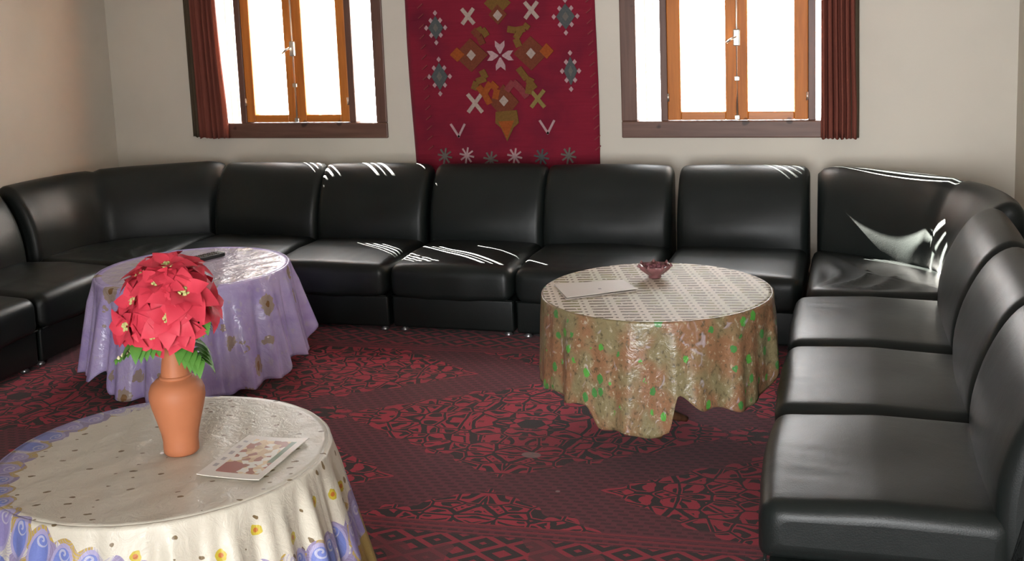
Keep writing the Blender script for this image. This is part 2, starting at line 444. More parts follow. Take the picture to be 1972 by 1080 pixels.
def corner_sofa(C, mir, label, seed):
    t = thing('corner_sofa_module', (C[0], C[1], .0125), 0, label, 'sofa', 'corner sofa seats')
    path = catmull([(.0, .83), (.22, .72), (.44, .565), (.575, .40), (.622, .20), (.625, .0)], 7)
    N = len(path); nrm = []
    for i in range(N):
        d = (path[min(i+1, N-1)]-path[max(i-1, 0)]).normalized(); nrm.append(Vector((-d.y, d.x)))
    nrm[0] = Vector((0, 1)); 
    L = [0]
    for i in range(1, N): L.append(L[-1]+(path[i]-path[i-1]).length)
    prof_n = normals2(BACK); n = len(BACK)
    def sweep(profile, pn, rad, fn, name, mat, parent):
        vs, fs = [], []; rows = []
        for i in range(N):
            e = min(L[i], L[-1]-L[i]); rows.append((path[i], nrm[i], 0.0, L[i]))
        # rounded ends: extra rows close to each end
        ext = []
        for k in range(5):
            o = rad*(1-math.sqrt(1-(1-k/5)**2)); ext.append((k/5*rad, o))
        def at(s):
            for i in range(1, N):
                if L[i] >= s:
                    f = (s-L[i-1])/(L[i]-L[i-1]); return path[i-1].lerp(path[i], f), nrm[i-1].lerp(nrm[i], f).normalized()
            return path[-1], nrm[-1]
        ss = [(s, o) for s, o in ext]+[(rad+(L[-1]-2*rad)*k/34, 0) for k in range(35)]+[(L[-1]-s, o) for s, o in ext[::-1]]
        for s, off in ss:
            P, Nn = at(s)
            for p, q in zip(profile, pn):
                d = -off+fn(s, p); dep = (p.x-.60)+q.x*d
                vs.append(((P.x+Nn.x*dep)*mir, P.y+Nn.y*dep, p.y+q.y*d))
        m_ = len(profile)
        for i in range(len(ss)-1):
            for k in range(m_): fs.append((i*m_+k, i*m_+(k+1) % m_, (i+1)*m_+(k+1) % m_, (i+1)*m_+k))
        fs.append(tuple(range(m_))); fs.append(tuple(range(len(vs)-m_, len(vs)))[::-1])
        return fix(mesh_obj(name, vs, fs, mat, parent))
    seam = L[-1]*.56
    def back_fn(s, p):
        if p.x > .81: return 0
        e = -.016*math.exp(-((s-seam)/.012)**2)
        for k in range(5): e += -.004*math.exp(-((s-seam-.03-.035*k)/.010)**2)*math.exp(-((p.y-.62)/.14)**2)
        return e+.004*math.sin(9*s)*math.sin(8*p.y)
    sweep(BACK, prof_n, .045, back_fn, 'backrest', M['leather'], t)
    # seat: outline bounded by the back, swollen on top and creased towards its front corner
    out = [Vector((-.02, .0)), Vector((-.02, .80))]+[p+q*.02 for p, q in zip(path, nrm)][1:-1]+[Vector((.60, .0))]
    out = resample(rounded([tuple(p) for p in out], [.10, .03]+[0]*(len(out)-3)+[.03], 6), .03)
    on = normals2(out); cen = Vector((.24, .30))
    vs, fs = [], []; n2 = len(out)
    rings = [(.195, .015, 0), (.20, 0, 0), (.25, -.004, 0), (.31, -.003, 0), (.338, .008, 0), (.352, .026, 0)]
    for z, off, _ in rings:
        for p, q in zip(out, on):
            c = p-q*off; vs.append((c.x*mir, c.y, z))
    def crease(p):
        d = p-Vector((.0, .02)); r = d.length; a_ = math.atan2(d.y, d.x)
        w_ = math.exp(-((r-.22)/.20)**2)
        return -.017*w_*abs(math.sin(7.5*a_+1.5*math.sin(9*r)+seed))**.6+.004*math.sin(14*p.x+4*p.y)
    for k in range(1, 13):
        f_ = k/13
        for p, q in zip(out, on):
            c = (p-q*.026).lerp(cen, f_); vs.append((c.x*mir, c.y, .352+.026*(1-(1-f_)**2)+crease(c)*min(1, 4*f_)))
    for i in range(len(rings)+11):
        for k in range(n2): fs.append((i*n2+k, i*n2+(k+1) % n2, (i+1)*n2+(k+1) % n2, (i+1)*n2+k))
    fs.append(tuple(range(len(vs)-n2, len(vs)))); fs.append(tuple(range(n2))[::-1])
    fix(mesh_obj('seat_cushion', vs, fs, M['leather'], t))
    vs, fs = [], []
    big = [Vector((.0, .01)), Vector((.0, .82))]+[p+q*.19 for p, q in zip(path, nrm)][2:-2]+[Vector((.62, .01))]
    nb = len(big)
    for z in (.028, .192):
        for p in big: vs.append((p.x*mir, p.y, z))
    for k in range(nb): fs.append((k, (k+1) % nb, nb+(k+1) % nb, nb+k))
    fs.append(tuple(range(nb))[::-1]); fs.append(tuple(range(nb, 2*nb)))
    fix(mesh_obj('base', vs, fs, M['leather'], t, smooth=False))
    for px_, py_ in ((.06, .07), (.06, .74), (.55, .07), (.50, .55)):
        o = lathe('foot', [(.018, 0), (.022, .006), (.016, .012), (.014, .034)], M['metal'], t, 12); o.location = (px_*mir, py_, 0)
    return t
corner_sofa((-.178, 5.05), 1, 'creased black leather corner sofa seat lit by sun streaks, beside the right wall', 0)
corner_sofa((-3.640, 5.115), -1, 'plain black leather corner sofa seat in the angle by the left wall', 2)

# ------------------------------------------------------------------ floor rug
a = Mat('red_carpet', .95, .1, Sheen_Weight=.15); x, y, z = a.coords()
X = x+1.22+(y-4.18)*.045; Y = y-4.18-(x+1.22)*.045
warp = a.noise(a.vec(X, Y), 3, 1)
jx = (a.noise(a.vec(X, Y), 9, 2)-.5)*.05
# field: rows of short dashes
row = (Y/.024).floor(); dash = (X/.052+(row*.37)).frac()
dm = (((Y/.024).frac()-.5).abs().lt(.30))*(dash.gt(.35)); 
field = a.mix(dm*.8, (.130, .017, .030), (.050, .009, .014))
# half-drop diamonds with arabesque lines
A_ = X.wrap(2.34).abs(); B_ = Y.wrap(1.12).abs()
d1 = (A_/.80)+(B_/.52); d2 = ((1.17-A_)/.80)+((.56-B_)/.52)
dd = d1.min(d2)+jx*1.2+((A_*34).sin()*.045)*((B_*41).sin()+.4)
inside = dd.lt(1.0)
tip = (((A_-.86)/.10).abs()+((B_-.03)/.06).abs()+jx*8).lt(1.0)
inside = inside.max(tip)
fold = a.noise(a.vec(A_+.3, B_*1.25+.7), 8.5, 1, .4, .4)
dgl = ((A_/.80+B_/.52)*38+fold*26).sin()
lines = dgl.gt(-.05)
vor, _ = a.voronoi(a.vec(A_+jx*.3, B_*1.2), 10.5, .7, 'DISTANCE_TO_EDGE')
lines = lines*(1-vor.lt(.045)*1.0)
lines = lines.max(((vor-.075).abs()).lt(.022))
orn = a.mix(lines, (.022, .012, .012), (.36, .018, .040))
inner = a.mix(inside, field, orn)
# borders of nested diamonds
bx = X.wrap(.150).abs()/.075; by = (Y+.02).wrap(.115).abs()/.0575
bd = ((bx+by)*7.0+jx*10).sin().gt(.15)
stag = ((bx+by).gt(1.0))
bcol = a.mix(bd, (.028, .014, .014), (.28, .016, .034))
big = a.noise(a.vec(X, Y), 5, 1).gt(.56)
bcol = a.mix(big*.75, bcol, (.13, .02, .03))
yb = Y.abs()
line1 = ((yb-.875).abs().lt(.006)).max((yb-.905).abs().lt(.006)).max((yb-.935).abs().lt(.004))
col = a.mix(yb.gt(.87), inner, a.mix(yb.gt(.95), field, bcol))
col = a.mix(line1, col, (.22, .016, .03))
soil = a.noise(a.vec(X, Y), 1.6, 3)
a.color(a.mix(soil.step(.45, .75)*.3, col, (.10, .03, .03)))
a.bump(a.noise(None, 350, 2), .4, .004); a.bump(lines, .2, .003)
worn = (((x+1.135)*(x+1.135)*.5+(y-3.885)*(y-3.885)).sqrt()+jx*.35).lt(.026)
worn = worn.max((((x+.965)*(x+.965)+(y-3.60)*(y-3.60)).sqrt()).lt(.008))
a.color(a.mix(worn*.75, a.b.inputs['Base Color'].links[0].from_socket, (.26, .17, .16)))
bm = bmesh.new(); add_box(bm, -4.48, .74, -.55, 6.20, .001, .012, .003)
tag(bm_obj('carpet', bm, a.m), 'large dark red carpet with arabesque diamonds under the tables', 'carpet')

# ------------------------------------------------------------------ rug on the wall
kw = Mat('kilim_red', .95, .1, Sheen_Weight=.2); x, y, z = kw.coords()
n = kw.noise(kw.vec(x*4, y, z*90), 1, 2); n2 = kw.noise(None, 4, 3)
kw.color(kw.mix(n2.step(.4, .7), kw.mix(n, (.22, .014, .032), (.17, .011, .025)), (.135, .011, .026))); kw.bump(n, .5, .004)
def yarn(name, c):
    a = Mat(name, .95, .1); n = a.noise(None, 90, 2); a.color(a.mix(n, c, tuple(q*.55 for q in c))); return a.m
Y_ = dict(cream=yarn('cream_yarn', (.46, .36, .31)), grey=yarn('grey_yarn', (.17, .15, .13)), olive=yarn('olive_yarn', (.20, .105, .03)),
          orange=yarn('orange_yarn', (.34, .085, .022)), pink=yarn('pink_yarn', (.50, .33, .34)), brown=yarn('brown_yarn', (.19, .055, .03)),
          gold=yarn('gold_yarn', (.28, .21, .07)), blue=yarn('blue_grey_yarn', (.10, .11, .11)), rose=yarn('rose_yarn', (.26, .055, .06)))
wr = thing('wall_rug', (0, WALL_Y, 0), 0, 'red woven rug with small star and cross motifs hanging between the windows', 'rug')
vs, fs = [], []; nx, nz = 40, 60
for j in range(nz+1):
    for i in range(nx+1):
        u, v = i/nx, j/nz; zz = 2.25+(.46-2.25)*v
        xx = -2.515+.036*v+(1.137-.030*v)*u+.004*math.sin(9*v+(u > .5)*2)*(1 if i in (0, nx) else 0)
        vs.append((xx, -.012+.0015*math.sin(5*u+3*v)*math.sin(PI*u), zz))
for j in range(nz):
    for i in range(nx): fs.append((j*(nx+1)+i, (j+1)*(nx+1)+i, (j+1)*(nx+1)+i+1, j*(nx+1)+i+1))
o = mesh_obj('woven_field', vs, fs, kw.m, wr); s_ = o.modifiers.new('thickness', 'SOLIDIFY'); s_.thickness = .008; s_.offset = 0
def KX(cx): return -2.560+cx*.000937
def KZ(cz): return 1.676-cz*.000922
MOT = [0]
def motif(polys, col, name='motif'):
    """raised wool figure: flat polygons given in rug pattern units, 3 mm thick"""
    MOT[0] += 1; yf = -.0205-.00006*MOT[0]
    bm = bmesh.new()
    for P in polys:
        pts = [(KX(p[0]), KZ(p[1])) for p in P]
        f = [bm.verts.new((p[0], yf, p[1])) for p in pts]; b = [bm.verts.new((p[0], -.010, p[1])) for p in pts]
        k = len(f)
        try:
            bm.faces.new(f); bm.faces.new(b[::-1])
            for i in range(k): bm.faces.new((f[i], f[(i+1) % k], b[(i+1) % k], b[i]))
        except ValueError: pass
    return bm_obj(name, bm, Y_[col], wr)
def dia(cx, cy, w_, h_): return [(cx-w_, cy), (cx, cy-h_), (cx+w_, cy), (cx, cy+h_)]
def bar(x0, y0, x1, y1, t_):
    d = Vector((x1-x0, y1-y0)).normalized(); q = Vector((-d.y, d.x))*t_/2
    return [(x0+q.x, y0+q.y), (x1+q.x, y1+q.y), (x1-q.x, y1-q.y), (x0-q.x, y0-q.y)]
for cx, cy, w_, h_ in ((258, 170, 62, 92), (1082, 125, 72, 98), (268, 475, 68, 108), (1103, 455, 52, 110)):
    motif([dia(cx, cy, w_*.8, h_*.8)], 'blue', 'diamond_motif')
    sq = 13
    motif([dia(cx+dx*w_, cy+dy*h_, 14, 17) for dx, dy in ((0, -1), (0, 1), (-1, 0), (1, 0), (-.5, -.5), (.5, -.5), (-.5, .5), (.5, .5))], 'pink', 'diamond_edge')
    motif([dia(cx, cy, w_*.28, h_*.3)], 'grey', 'diamond_heart')
for cx, cy, s_, c in ((470, 105, 38, 'cream'), (872, 80, 40, 'cream'), (492, 645, 46, 'cream'), (893, 622, 42, 'gold')):
    motif([bar(cx-s_, cy-s_*1.25, cx+s_, cy+s_*1.25, 24)], c, 'cross_arm'); motif([bar(cx+s_, cy-s_*1.25, cx-s_, cy+s_*1.25, 24)], c, 'cross_arm')
for cx, cy in ((372, 815), (945, 795)):
    motif([bar(cx-45, cy-40, cx+8, cy+45, 14), bar(cx+48, cy-40, cx+2, cy+45, 14)], 'pink', 'chevron_motif')
for cx, cy, c in ((280, 980, 'grey'), (425, 975, 'pink'), (580, 1000, 'grey'), (735, 980, 'pink'), (905, 985, 'blue'), (1075, 975, 'grey')):
    for k in range(4):
        q = PI*k/4+.2; motif([bar(cx-48*math.cos(q), cy-52*math.sin(q), cx+48*math.cos(q), cy+52*math.sin(q), 11)], c, 'star_ray')
for dx, dy in ((0, -1), (0, 1), (-1, 0), (1, 0)):     # cream flower in the middle
    cx, cy = 667, 352
    P = [(cx+dx*12+dy*4, cy+dy*12+dx*4), (cx+dx*52+dy*30, cy+dy*58+dx*30), (cx+dx*84+dy*30, cy+dy*92+dx*30), (cx+dx*62, cy+dy*68), (cx+dx*84-dy*30, cy+dy*92-dx*30), (cx+dx*52-dy*30, cy+dy*58-dx*30), (cx+dx*12-dy*4, cy+dy*12-dx*4)]
    motif([P], 'pink', 'flower_petal')
# stepped ring around it
motif([dia(662, 30, 85, 80)], 'olive', 'ring_block'); motif([dia(662, 100, 58, 62)], 'brown', 'ring_block'); 
motif([dia(480, 345, 110, 105)], 'brown', 'ring_block'); motif([dia(862, 342, 110, 105)], 'brown', 'ring_block'); motif([dia(680, 640, 95, 110)], 'brown', 'ring_block')
def motif2(p, c, n, dz=.0):
    o = motif(p, c, n); o.location.y = -.0015-dz; return o
motif2([dia(392, 340, 48, 45)], 'orange', 'ring_tip'); motif2([dia(960, 330, 44, 48)], 'orange', 'ring_tip')
motif2([[(625, 700), (760, 690), (770, 770), (735, 800), (692, 885), (655, 800), (620, 770)]], 'olive', 'ring_tip')
motif2([[(640, 760), (740, 755), (692, 870)]], 'orange', 'ring_tip', .001)
for cx, cy in ((483, 345), (862, 342), (662, 105), (680, 632)): motif2([dia(cx, cy, 30, 34)], 'cream', 'ring_eye', .001)
for P, c in (([(545, 440), (570, 490), (510, 510), (490, 560)], 'olive'), ([(780, 430), (830, 500), (870, 520)], 'olive'), ([(560, 580), (600, 520), (640, 560), (625, 620)], 'orange'),
             ([(700, 570), (745, 515), (790, 560), (830, 610)], 'rose'), ([(500, 215), (560, 185), (590, 230)], 'olive'), ([(720, 190), (770, 200), (830, 190), (850, 165)], 'olive'),
             ([(790, 300), (770, 250), (810, 190)], 'olive'), ([(560, 280), (540, 230), (500, 190)], 'brown'), ([(520, 540), (560, 590), (590, 650)], 'orange'), ([(835, 590), (850, 520), (880, 560)], 'olive')):
    for p, q in zip(P[:-1], P[1:]): motif2([bar(*p, *q, 40)], c, 'ring_step')
for k in range(15):
    for sx in (165+k*2.0, 1225+k*2.5):
        yy = 30+k*64
        if yy < 960: motif([bar(sx-18, yy+14, sx+14, yy-12, 7)], 'rose', 'edge_stitch')

# ------------------------------------------------------------------ tables and cloths
def table(loc, h, r, label):
    t = thing('round_table', (loc[0], loc[1], .012), 0, label, 'table', 'round low tables')
    lathe('tabletop', [(r-.012, h-.040), (r-.004, h-.036), (r-.004, h-.018), (r-.010, h-.014)], M['dark_wood'], t, 48)
    lathe('apron', [(r*.62, h-.10), (r*.64, h-.10), (r*.64, h-.040), (r*.62, h-.040)], M['dark_wood'], t, 32)
    lathe('pedestal', [(.050, .020), (.052, .035), (.034, .06), (.026, .12), (.032, (h-.04)*.5), (.026, h-.14), (.060, h-.10), (.11, h-.050), (.11, h-.040)], M['dark_wood'], t, 20)
    a0 = math.atan2(-loc[1], -loc[0])
    for k in range(3):
        q = a0+2*PI*k/3; c, s = math.cos(q), math.sin(q)
        tube('foot', [(c*d_, s*d_, z_) for d_, z_ in ((.02, .045), (.06, .042), (.095, .026), (.125, .013))], [.022, .020, .016, .012], M['dark_wood'], t, 8)
    return t
def interp(tab, x):
    for (a, b), (c, d) in zip(tab[:-1], tab[1:]):
        if x <= c:
            t = (x-a)/(c-a) if c > a else 0; t = max(0, min(1, t)); t = t*t*(3-2*t); return b+(d-b)*t
    return tab[-1][1]
def cloth(loc, h, r, hem, folds, mats, label, face, flare=.06, split=False, wrinkle=.0015, na=360, seed=0):
    """round cloth: flat top with slight wrinkles, rounded over the edge, falling in folds; UV = distance along the cloth in metres"""
    rnd = random.Random(seed)
    ph = [rnd.uniform(0, 2*PI) for _ in range(8)]
    t = thing('tablecloth', (loc[0], loc[1], 0), 0, label, 'tablecloth', 'vinyl tablecloths on the round tables')
    def build(name, parts, mat):
        vs, fs, uv = [], [], []
        for d in parts:
            for k in range(na):
                q = 2*PI*k/na; phi = (q-face+PI) % (2*PI)-PI; c, s = math.cos(q), math.sin(q)
                Lh = interp(hem, math.degrees(phi))
                if d <= r:
                    e = wrinkle*(math.sin(11*d/r*c*2+ph[0])*math.sin(7*d/r*s*2+ph[1])+.6*math.sin(23*c*d/r+9*s*d/r+ph[2]))*min(1, (r-d)/.05)
                    vs.append((d*c, d*s, h+e)); uv.append((d*c, d*s))
                else:
                    f_ = (d-r); v = f_*Lh                        # f_ 0..1 -> length down
                    a_ = min(v/.012, PI/2)
                    ro = r+.008*math.sin(a_); zo = h-.008*(1-math.cos(a_))-max(0, v-.012)*.985
                    k2 = min(1, v/.10); am = folds(phi)
                    w_ = .55*math.sin(am[1]*q+ph[3])+.30*math.sin(am[1]*1.7*q+ph[4]+1.5*f_)+.22*math.sin(am[1]*2.63*q+ph[5])
                    # sharper outward ridges
                    w_ = w_+.25*(abs(math.sin(am[1]*.5*q+ph[6]))**6)
                    ro += flare*f_**1.1+am[0]*w_*k2*(.35+.65*f_)
                    zo += .006*math.sin(am[1]*1.3*q+ph[7])*f_
                    vs.append((ro*c, ro*s, zo)); uv.append(((r+v)*c, (r+v)*s))
        n = len(parts)
        if parts[0] == 0:
            for k in range(na): fs.append((na+k, na+(k+1) % na, k))
            rng = range(1, n-1)
        else: rng = range(n-1)
        for i in rng:
            for k in range(na): fs.append((i*na+k, (i+1)*na+k, (i+1)*na+(k+1) % na, i*na+(k+1) % na))
        o = fix(mesh_obj(name, vs, fs, mat, t, uv=uv))
        s_ = o.modifiers.new('thickness', 'SOLIDIFY'); s_.thickness = .0016; s_.offset = 1
        return o
    tops = [r*k/26 for k in range(27)]
    sk = [r+f for f in (0.0, .008, .016, .024, .032, .045)]+[r+.045+.955*k/30 for k in range(1, 31)]
    build('cloth_top', tops, mats[0]); build('skirt', sk, mats[1])
    return t

# --- print of the front cloth
a = Mat('cream_floral_vinyl', .38, .45); u, v, _ = a.coords('UV')
base = a.mix(a.noise(a.vec(u, v), 6, 2), (.61, .575, .485), (.55, .515, .43))
# scattered sprigs
cu = (u*.9+v*.43); cv = (v*.9-u*.43)
vd, vc = a.voronoi(a.vec(cu*1.0, cv*1.7), 15, .35)
sprig = (vd+(a.noise(a.vec(u, v), 60, 1)-.5)*.22).lt(.135)
col = a.mix(sprig, base, (.17, .12, .06))
rad = (u*u+v*v).sqrt()
th = v.atan2(u)
# larger yellow flowers on the falling part
fu = th/(2*PI)*30; fcell = (fu.frac()-.5)*.09; row = ((rad-.53-(fu.floor()*2.4).sin()*.03))
fl = ((fcell*fcell+row*row).sqrt()+(a.noise(a.vec(u, v), 45, 1)-.5)*.016).lt(.0135)
col = a.mix(fl*rad.gt(.44), col, (.50, .40, .045))
eye = ((fcell*fcell+row*row).sqrt()).lt(.006); col = a.mix(eye*rad.gt(.44), col, (.45, .14, .03))
# scalloped blue border, printed off centre: a ring of upright ovals with pale spirals
ou, ov = u-.13, v
orr = (ou*ou+ov*ov).sqrt(); oth = ov.atan2(ou)
cx_ = ((oth/(2*PI)*44).frac()-.5)*.068; ci = (oth/(2*PI)*44).floor()
rnd_ = ((ci*12.9898).sin()*437.58).frac(); rho = orr-.525-rnd_*.03
ov1 = (cx_*cx_/(.031*.031)+rho*rho/(.055*.055)).sqrt()
spd = (cx_*cx_+(rho+.030)*(rho+.030)).sqrt(); sp = ((rho+.030).atan2(cx_)+spd*420).sin()*(spd.lt(.017))
edge = orr+(oth*22).sin().abs()*.022
bmask = edge.gt(.490).max(ov1.lt(1))
bc = a.mix(rnd_.gt(.4), (.155, .20, .50), (.27, .235, .47))
bc = a.mix(ov1.gt(.80), bc, (.34, .31, .50))
bc = a.mix(sp.gt(.35)*.55, bc, (.60, .58, .60))
cd_, cc = a.voronoi(a.vec(u, v), 24, .9)
out_ = a.mix(cc[0].gt(.55), (.24, .20, .33), (.42, .30, .075)); out_ = a.mix(cc[1].gt(.72), out_, (.56, .53, .48)); out_ = a.mix(((cd_*40).sin().gt(.6))*.6, out_, (.30, .27, .45))
bc = a.mix(ov1.gt(1), bc, out_); bc = a.mix(orr.gt(.60), bc, a.mix(rnd_.gt(.5), (.17, .21, .48), (.33, .24, .09)))
a.color(a.mix(bmask, col, bc)); cr_ = a.noise(a.vec(u, v), 26, 4, .65, 1.5); a.bump(cr_, .30, .012); FRONT = a.m
# --- lavender cloth
a = Mat('lavender_floral_vinyl', .22, .6); u, v, _ = a.coords('UV')
n1 = a.noise(a.vec(u, v), 7, 3, .6, .5); n2 = a.noise(a.vec(u, v), 26, 3, .6)
base = a.mix(n1.step(.35, .65), (.44, .36, .70), (.55, .47, .77))
base = a.mix(n2.step(.56, .70)*.55, base, (.58, .53, .64))
vd, vc = a.voronoi(a.vec(u, v), 6.0, .85)
fn = (a.noise(a.vec(u, v), 34, 2)-.5)*.30
blot = (vd+fn).lt(.27); core = (vd+fn*.6).lt(.11)
base = a.mix(blot*.85, base, (.40, .31, .20)); base = a.mix(core*.9, base, (.25, .13, .04))
rad = (u*u+v*v).sqrt()
lace = ((rad-.335+((v.atan2(u)*26).sin()*.022)).abs().lt(.012))*a.noise(a.vec(u, v), 120, 1).gt(.47)
base = a.mix(lace, base, (.62, .60, .58))
top = a.mix(rad.lt(.40)*.72, base, (.48, .42, .44))  # greyed top: window gloss put into the colour
a.color(top); a.bump(a.noise(a.vec(u*2.2, v*2.2), 9, 3, .6, 1.0), .40, .012); LAV = a.m
# --- green dotted brown cloth: printed top and see-through looking skirt
a = Mat('dashed_cream_vinyl', .58, .2); u, v, _ = a.coords('UV')
U = u*.985+v*.17; W_ = v*.985-u*.17
rw = (W_/.036); rf = rw.floor(); colm = (U/.098+(rf*.065))
da = ((rw.frac()-.5).abs().lt(.22))*((colm.frac()-.42).abs().lt(.31))
dn = a.noise(a.vec(u*1.0, v*1.0), 70, 1)
dotm = ((rw.frac()-.5).abs().lt(.16))*((colm.frac()-.88).abs().lt(.05))
tint = a.noise(a.vec(u, v), 4, 1)
base = a.mix(tint.step(.4, .65), (.62, .545, .46), (.54, .515, .41))
col = a.mix(da*(dn.gt(.36)), base, a.mix(a.noise(a.vec(u, v), 11, 1).gt(.55), (.15, .11, .075), (.18, .16, .055)))
col = a.mix(dotm, col, (.12, .09, .06)); a.color(col); a.bump(a.noise(a.vec(u, v), 40, 2), .08, .006); DASH = a.m
a = Mat('brown_green_dot_vinyl', .30, .5); u, v, _ = a.coords('UV')
n1 = a.noise(a.vec(u, v), 6, 2); n2 = a.noise(a.vec(u, v), 40, 3, .65)
base = a.mix(n1.step(.4, .6), (.20, .165, .085), (.235, .12, .062))
base = a.mix(n2.step(.54, .66)*.85, base, (.085, .065, .035)); base = a.mix(n2.step(.42, .34)*.7, base, (.40, .35, .24))
th = v.atan2(u); rad = (u*u+v*v).sqrt()
vd, vc = a.voronoi(a.vec(u, v), 17, .75)
dots = ((vd+(a.noise(a.vec(u, v), 90, 1)-.5)*.22).lt(.30))*vc[0].gt(.35)
base = a.mix(dots, base, a.mix(vc[1].gt(.5), (.085, .30, .05), (.06, .20, .05)))
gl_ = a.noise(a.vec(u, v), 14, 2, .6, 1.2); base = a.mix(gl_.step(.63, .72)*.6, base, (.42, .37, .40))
a.color(base); a.bump(a.noise(a.vec(u, v), 24, 3, .6, .8), .35, .012); BROWN = a.m

T_R = ((-.7207, 4.2356), .5624, .430); T_P = ((-2.920, 4.540), .5045, .4287); T_F = ((-1.7603, 2.5343), .521, .4304)
table(T_R[0], T_R[1]-.012, T_R[2], 'round low table under the brown cloth with green dots')
table(T_P[0], T_P[1]-.012, T_P[2], 'round low table under the lavender cloth')
table(T_F[0], T_F[1]-.012, T_F[2], 'round low table under the cream flowered cloth')
fR = math.atan2(-T_R[0][1], -T_R[0][0]); fP = math.atan2(-T_P[0][1], -T_P[0][0]); fF = math.atan2(-T_F[0][1], -T_F[0][0])
cloth(T_R[0], T_R[1], T_R[2], [(-180, .34), (-90, .33), (-68, .33), (-35, .335), (-28, .405), (0, .42), (4, .41), (9, .27), (22, .33), (45, .355), (62, .32), (78, .24), (100, .28), (180, .34)],
      lambda p: (.017, 13), (DASH, BROWN), 'brown vinyl tablecloth with green dots and dashed cream top', fR, .012, wrinkle=.0006, seed=3)
cloth(T_P[0], T_P[1], T_P[2], [(-180, .40), (-90, .42), (-62, .42), (-55, .36), (-48, .46), (-10, .475), (40, .455), (52, .40), (75, .40), (88, .33), (120, .36), (180, .40)],
      lambda p: (.034, 17), (LAV, LAV), 'lavender vinyl tablecloth with gold flowers hanging in soft folds', fP, .075, wrinkle=.0010, seed=5)
cloth(T_F[0], T_F[1], T_F[2], [(-180, .44), (0, .46), (180, .44)],
      lambda p: (.027 if p > -.4 else .018, 23), (FRONT, FRONT), 'cream vinyl tablecloth with yellow flowers and a blue border', fF, .10, wrinkle=.0016, seed=8)

# ------------------------------------------------------------------ things on the tables
a = Mat('terracotta', .55, .35); n = a.noise(None, 14, 3); x, y, z = a.coords()
a.color(a.mix(n, (.50, .185, .085), (.42, .145, .066))); a.bump((z*260).sin(), .05, .002); M['clay'] = a.m
VB = (-1.716, 2.545); VZ = .524
vz = thing('vase', (*VB, VZ), 0, 'terracotta vase with a bulging shoulder on the cream cloth', 'vase')
lathe('body', [(r_*.88, z_) for r_, z_ in [(.036, 0), (.047, .001), (.052, .006), (.0525, .020), (.052, .035), (.056, .060), (.066, .095), (.077, .130), (.0825, .155), (.082, .172), (.075, .190), (.060, .203), (.047, .209), (.043, .214),
               (.041, .230), (.037, .255), (.032, .275), (.030, .288), (.0335, .300), (.031, .303), (.026, .297), (.025, .27), (.030, .23)]], M['clay'], vz, 48)
lathe('neck_ring', [(.0365, .207), (.0418, .2085), (.0427, .212), (.041, .2155), (.0365, .217)], M['clay'], vz, 40)

a = Mat('poinsettia_petal', .55, .3, Subsurface_Weight=.0); n = a.noise(None, 30, 2); x, y, z = a.coords()
vein = ((y.abs()*220+x*60).sin()).gt(.75)
a.color(a.mix(n, (.74, .065, .105), (.56, .034, .062))); M['petal'] = a.m
a = Mat('leaf_green', .5, .35); n = a.noise(None, 40, 2); a.color(a.mix(n, (.07, .22, .035), (.12, .30, .05))); M['leaf'] = a.m
M['stem'] = Mat('green_stem', .6, .3, (.07, .16, .04)).m
M['pollen'] = Mat('yellow_green_centre', .7, .2, (.52, .55, .22)).m
M['white_bead'] = Mat('cream_bead', .6, .3, (.70, .64, .42)).m
def petal_mesh(name, L_, W_, curl, mat):
    vs, fs = [], []; n = 7
    for i in range(n):
        u = i/(n-1); wv = W_*(math.sin(PI*u**.8)**.9*(1-.25*u)+.04*(1-u)); zc = -curl*u*u*L_+.10*L_*math.sin(PI*u)
        for s in (-1, 0, 1): vs.append((u*L_, s*wv, zc+(abs(s))*wv*.22))
    for i in range(n-1):
        for k in range(2): fs.append((i*3+k, (i+1)*3+k, (i+1)*3+k+1, i*3+k+1))
    me = bpy.data.meshes.new(name); me.from_pydata(vs, [], fs); me.materials.append(mat)
    me.polygons.foreach_set('use_smooth', [True]*len(me.polygons)); return me
P_ME = [petal_mesh('petal_mesh', .078, .029, .18, M['petal']), petal_mesh('petal_mesh_short', .056, .023, .05, M['petal'])]
LEAF_ME = petal_mesh('leaf_mesh', .090, .027, .35, M['leaf']); SLEAF_ME = petal_mesh('small_leaf_mesh', .030, .010, .2, M['leaf'])
bm = bmesh.new()
for k in range(9):
    q = 2.4*k; r_ = .0058*math.sqrt(k)
    bmesh.ops.create_icosphere(bm, subdivisions=1, radius=.0062, matrix=Matrix.Translation((r_*math.cos(q), r_*math.sin(q), .008-.0008*k)))
CEN_ME = bpy.data.meshes.new('flower_centre_mesh'); bm.to_mesh(CEN_ME); bm.free(); CEN_ME.materials.append(M['pollen'])
def inst(name, me, parent, mw):
    o = bpy.data.objects.new(name, me); COL.objects.link(o); o.parent = parent; o.matrix_basis = mw; return o
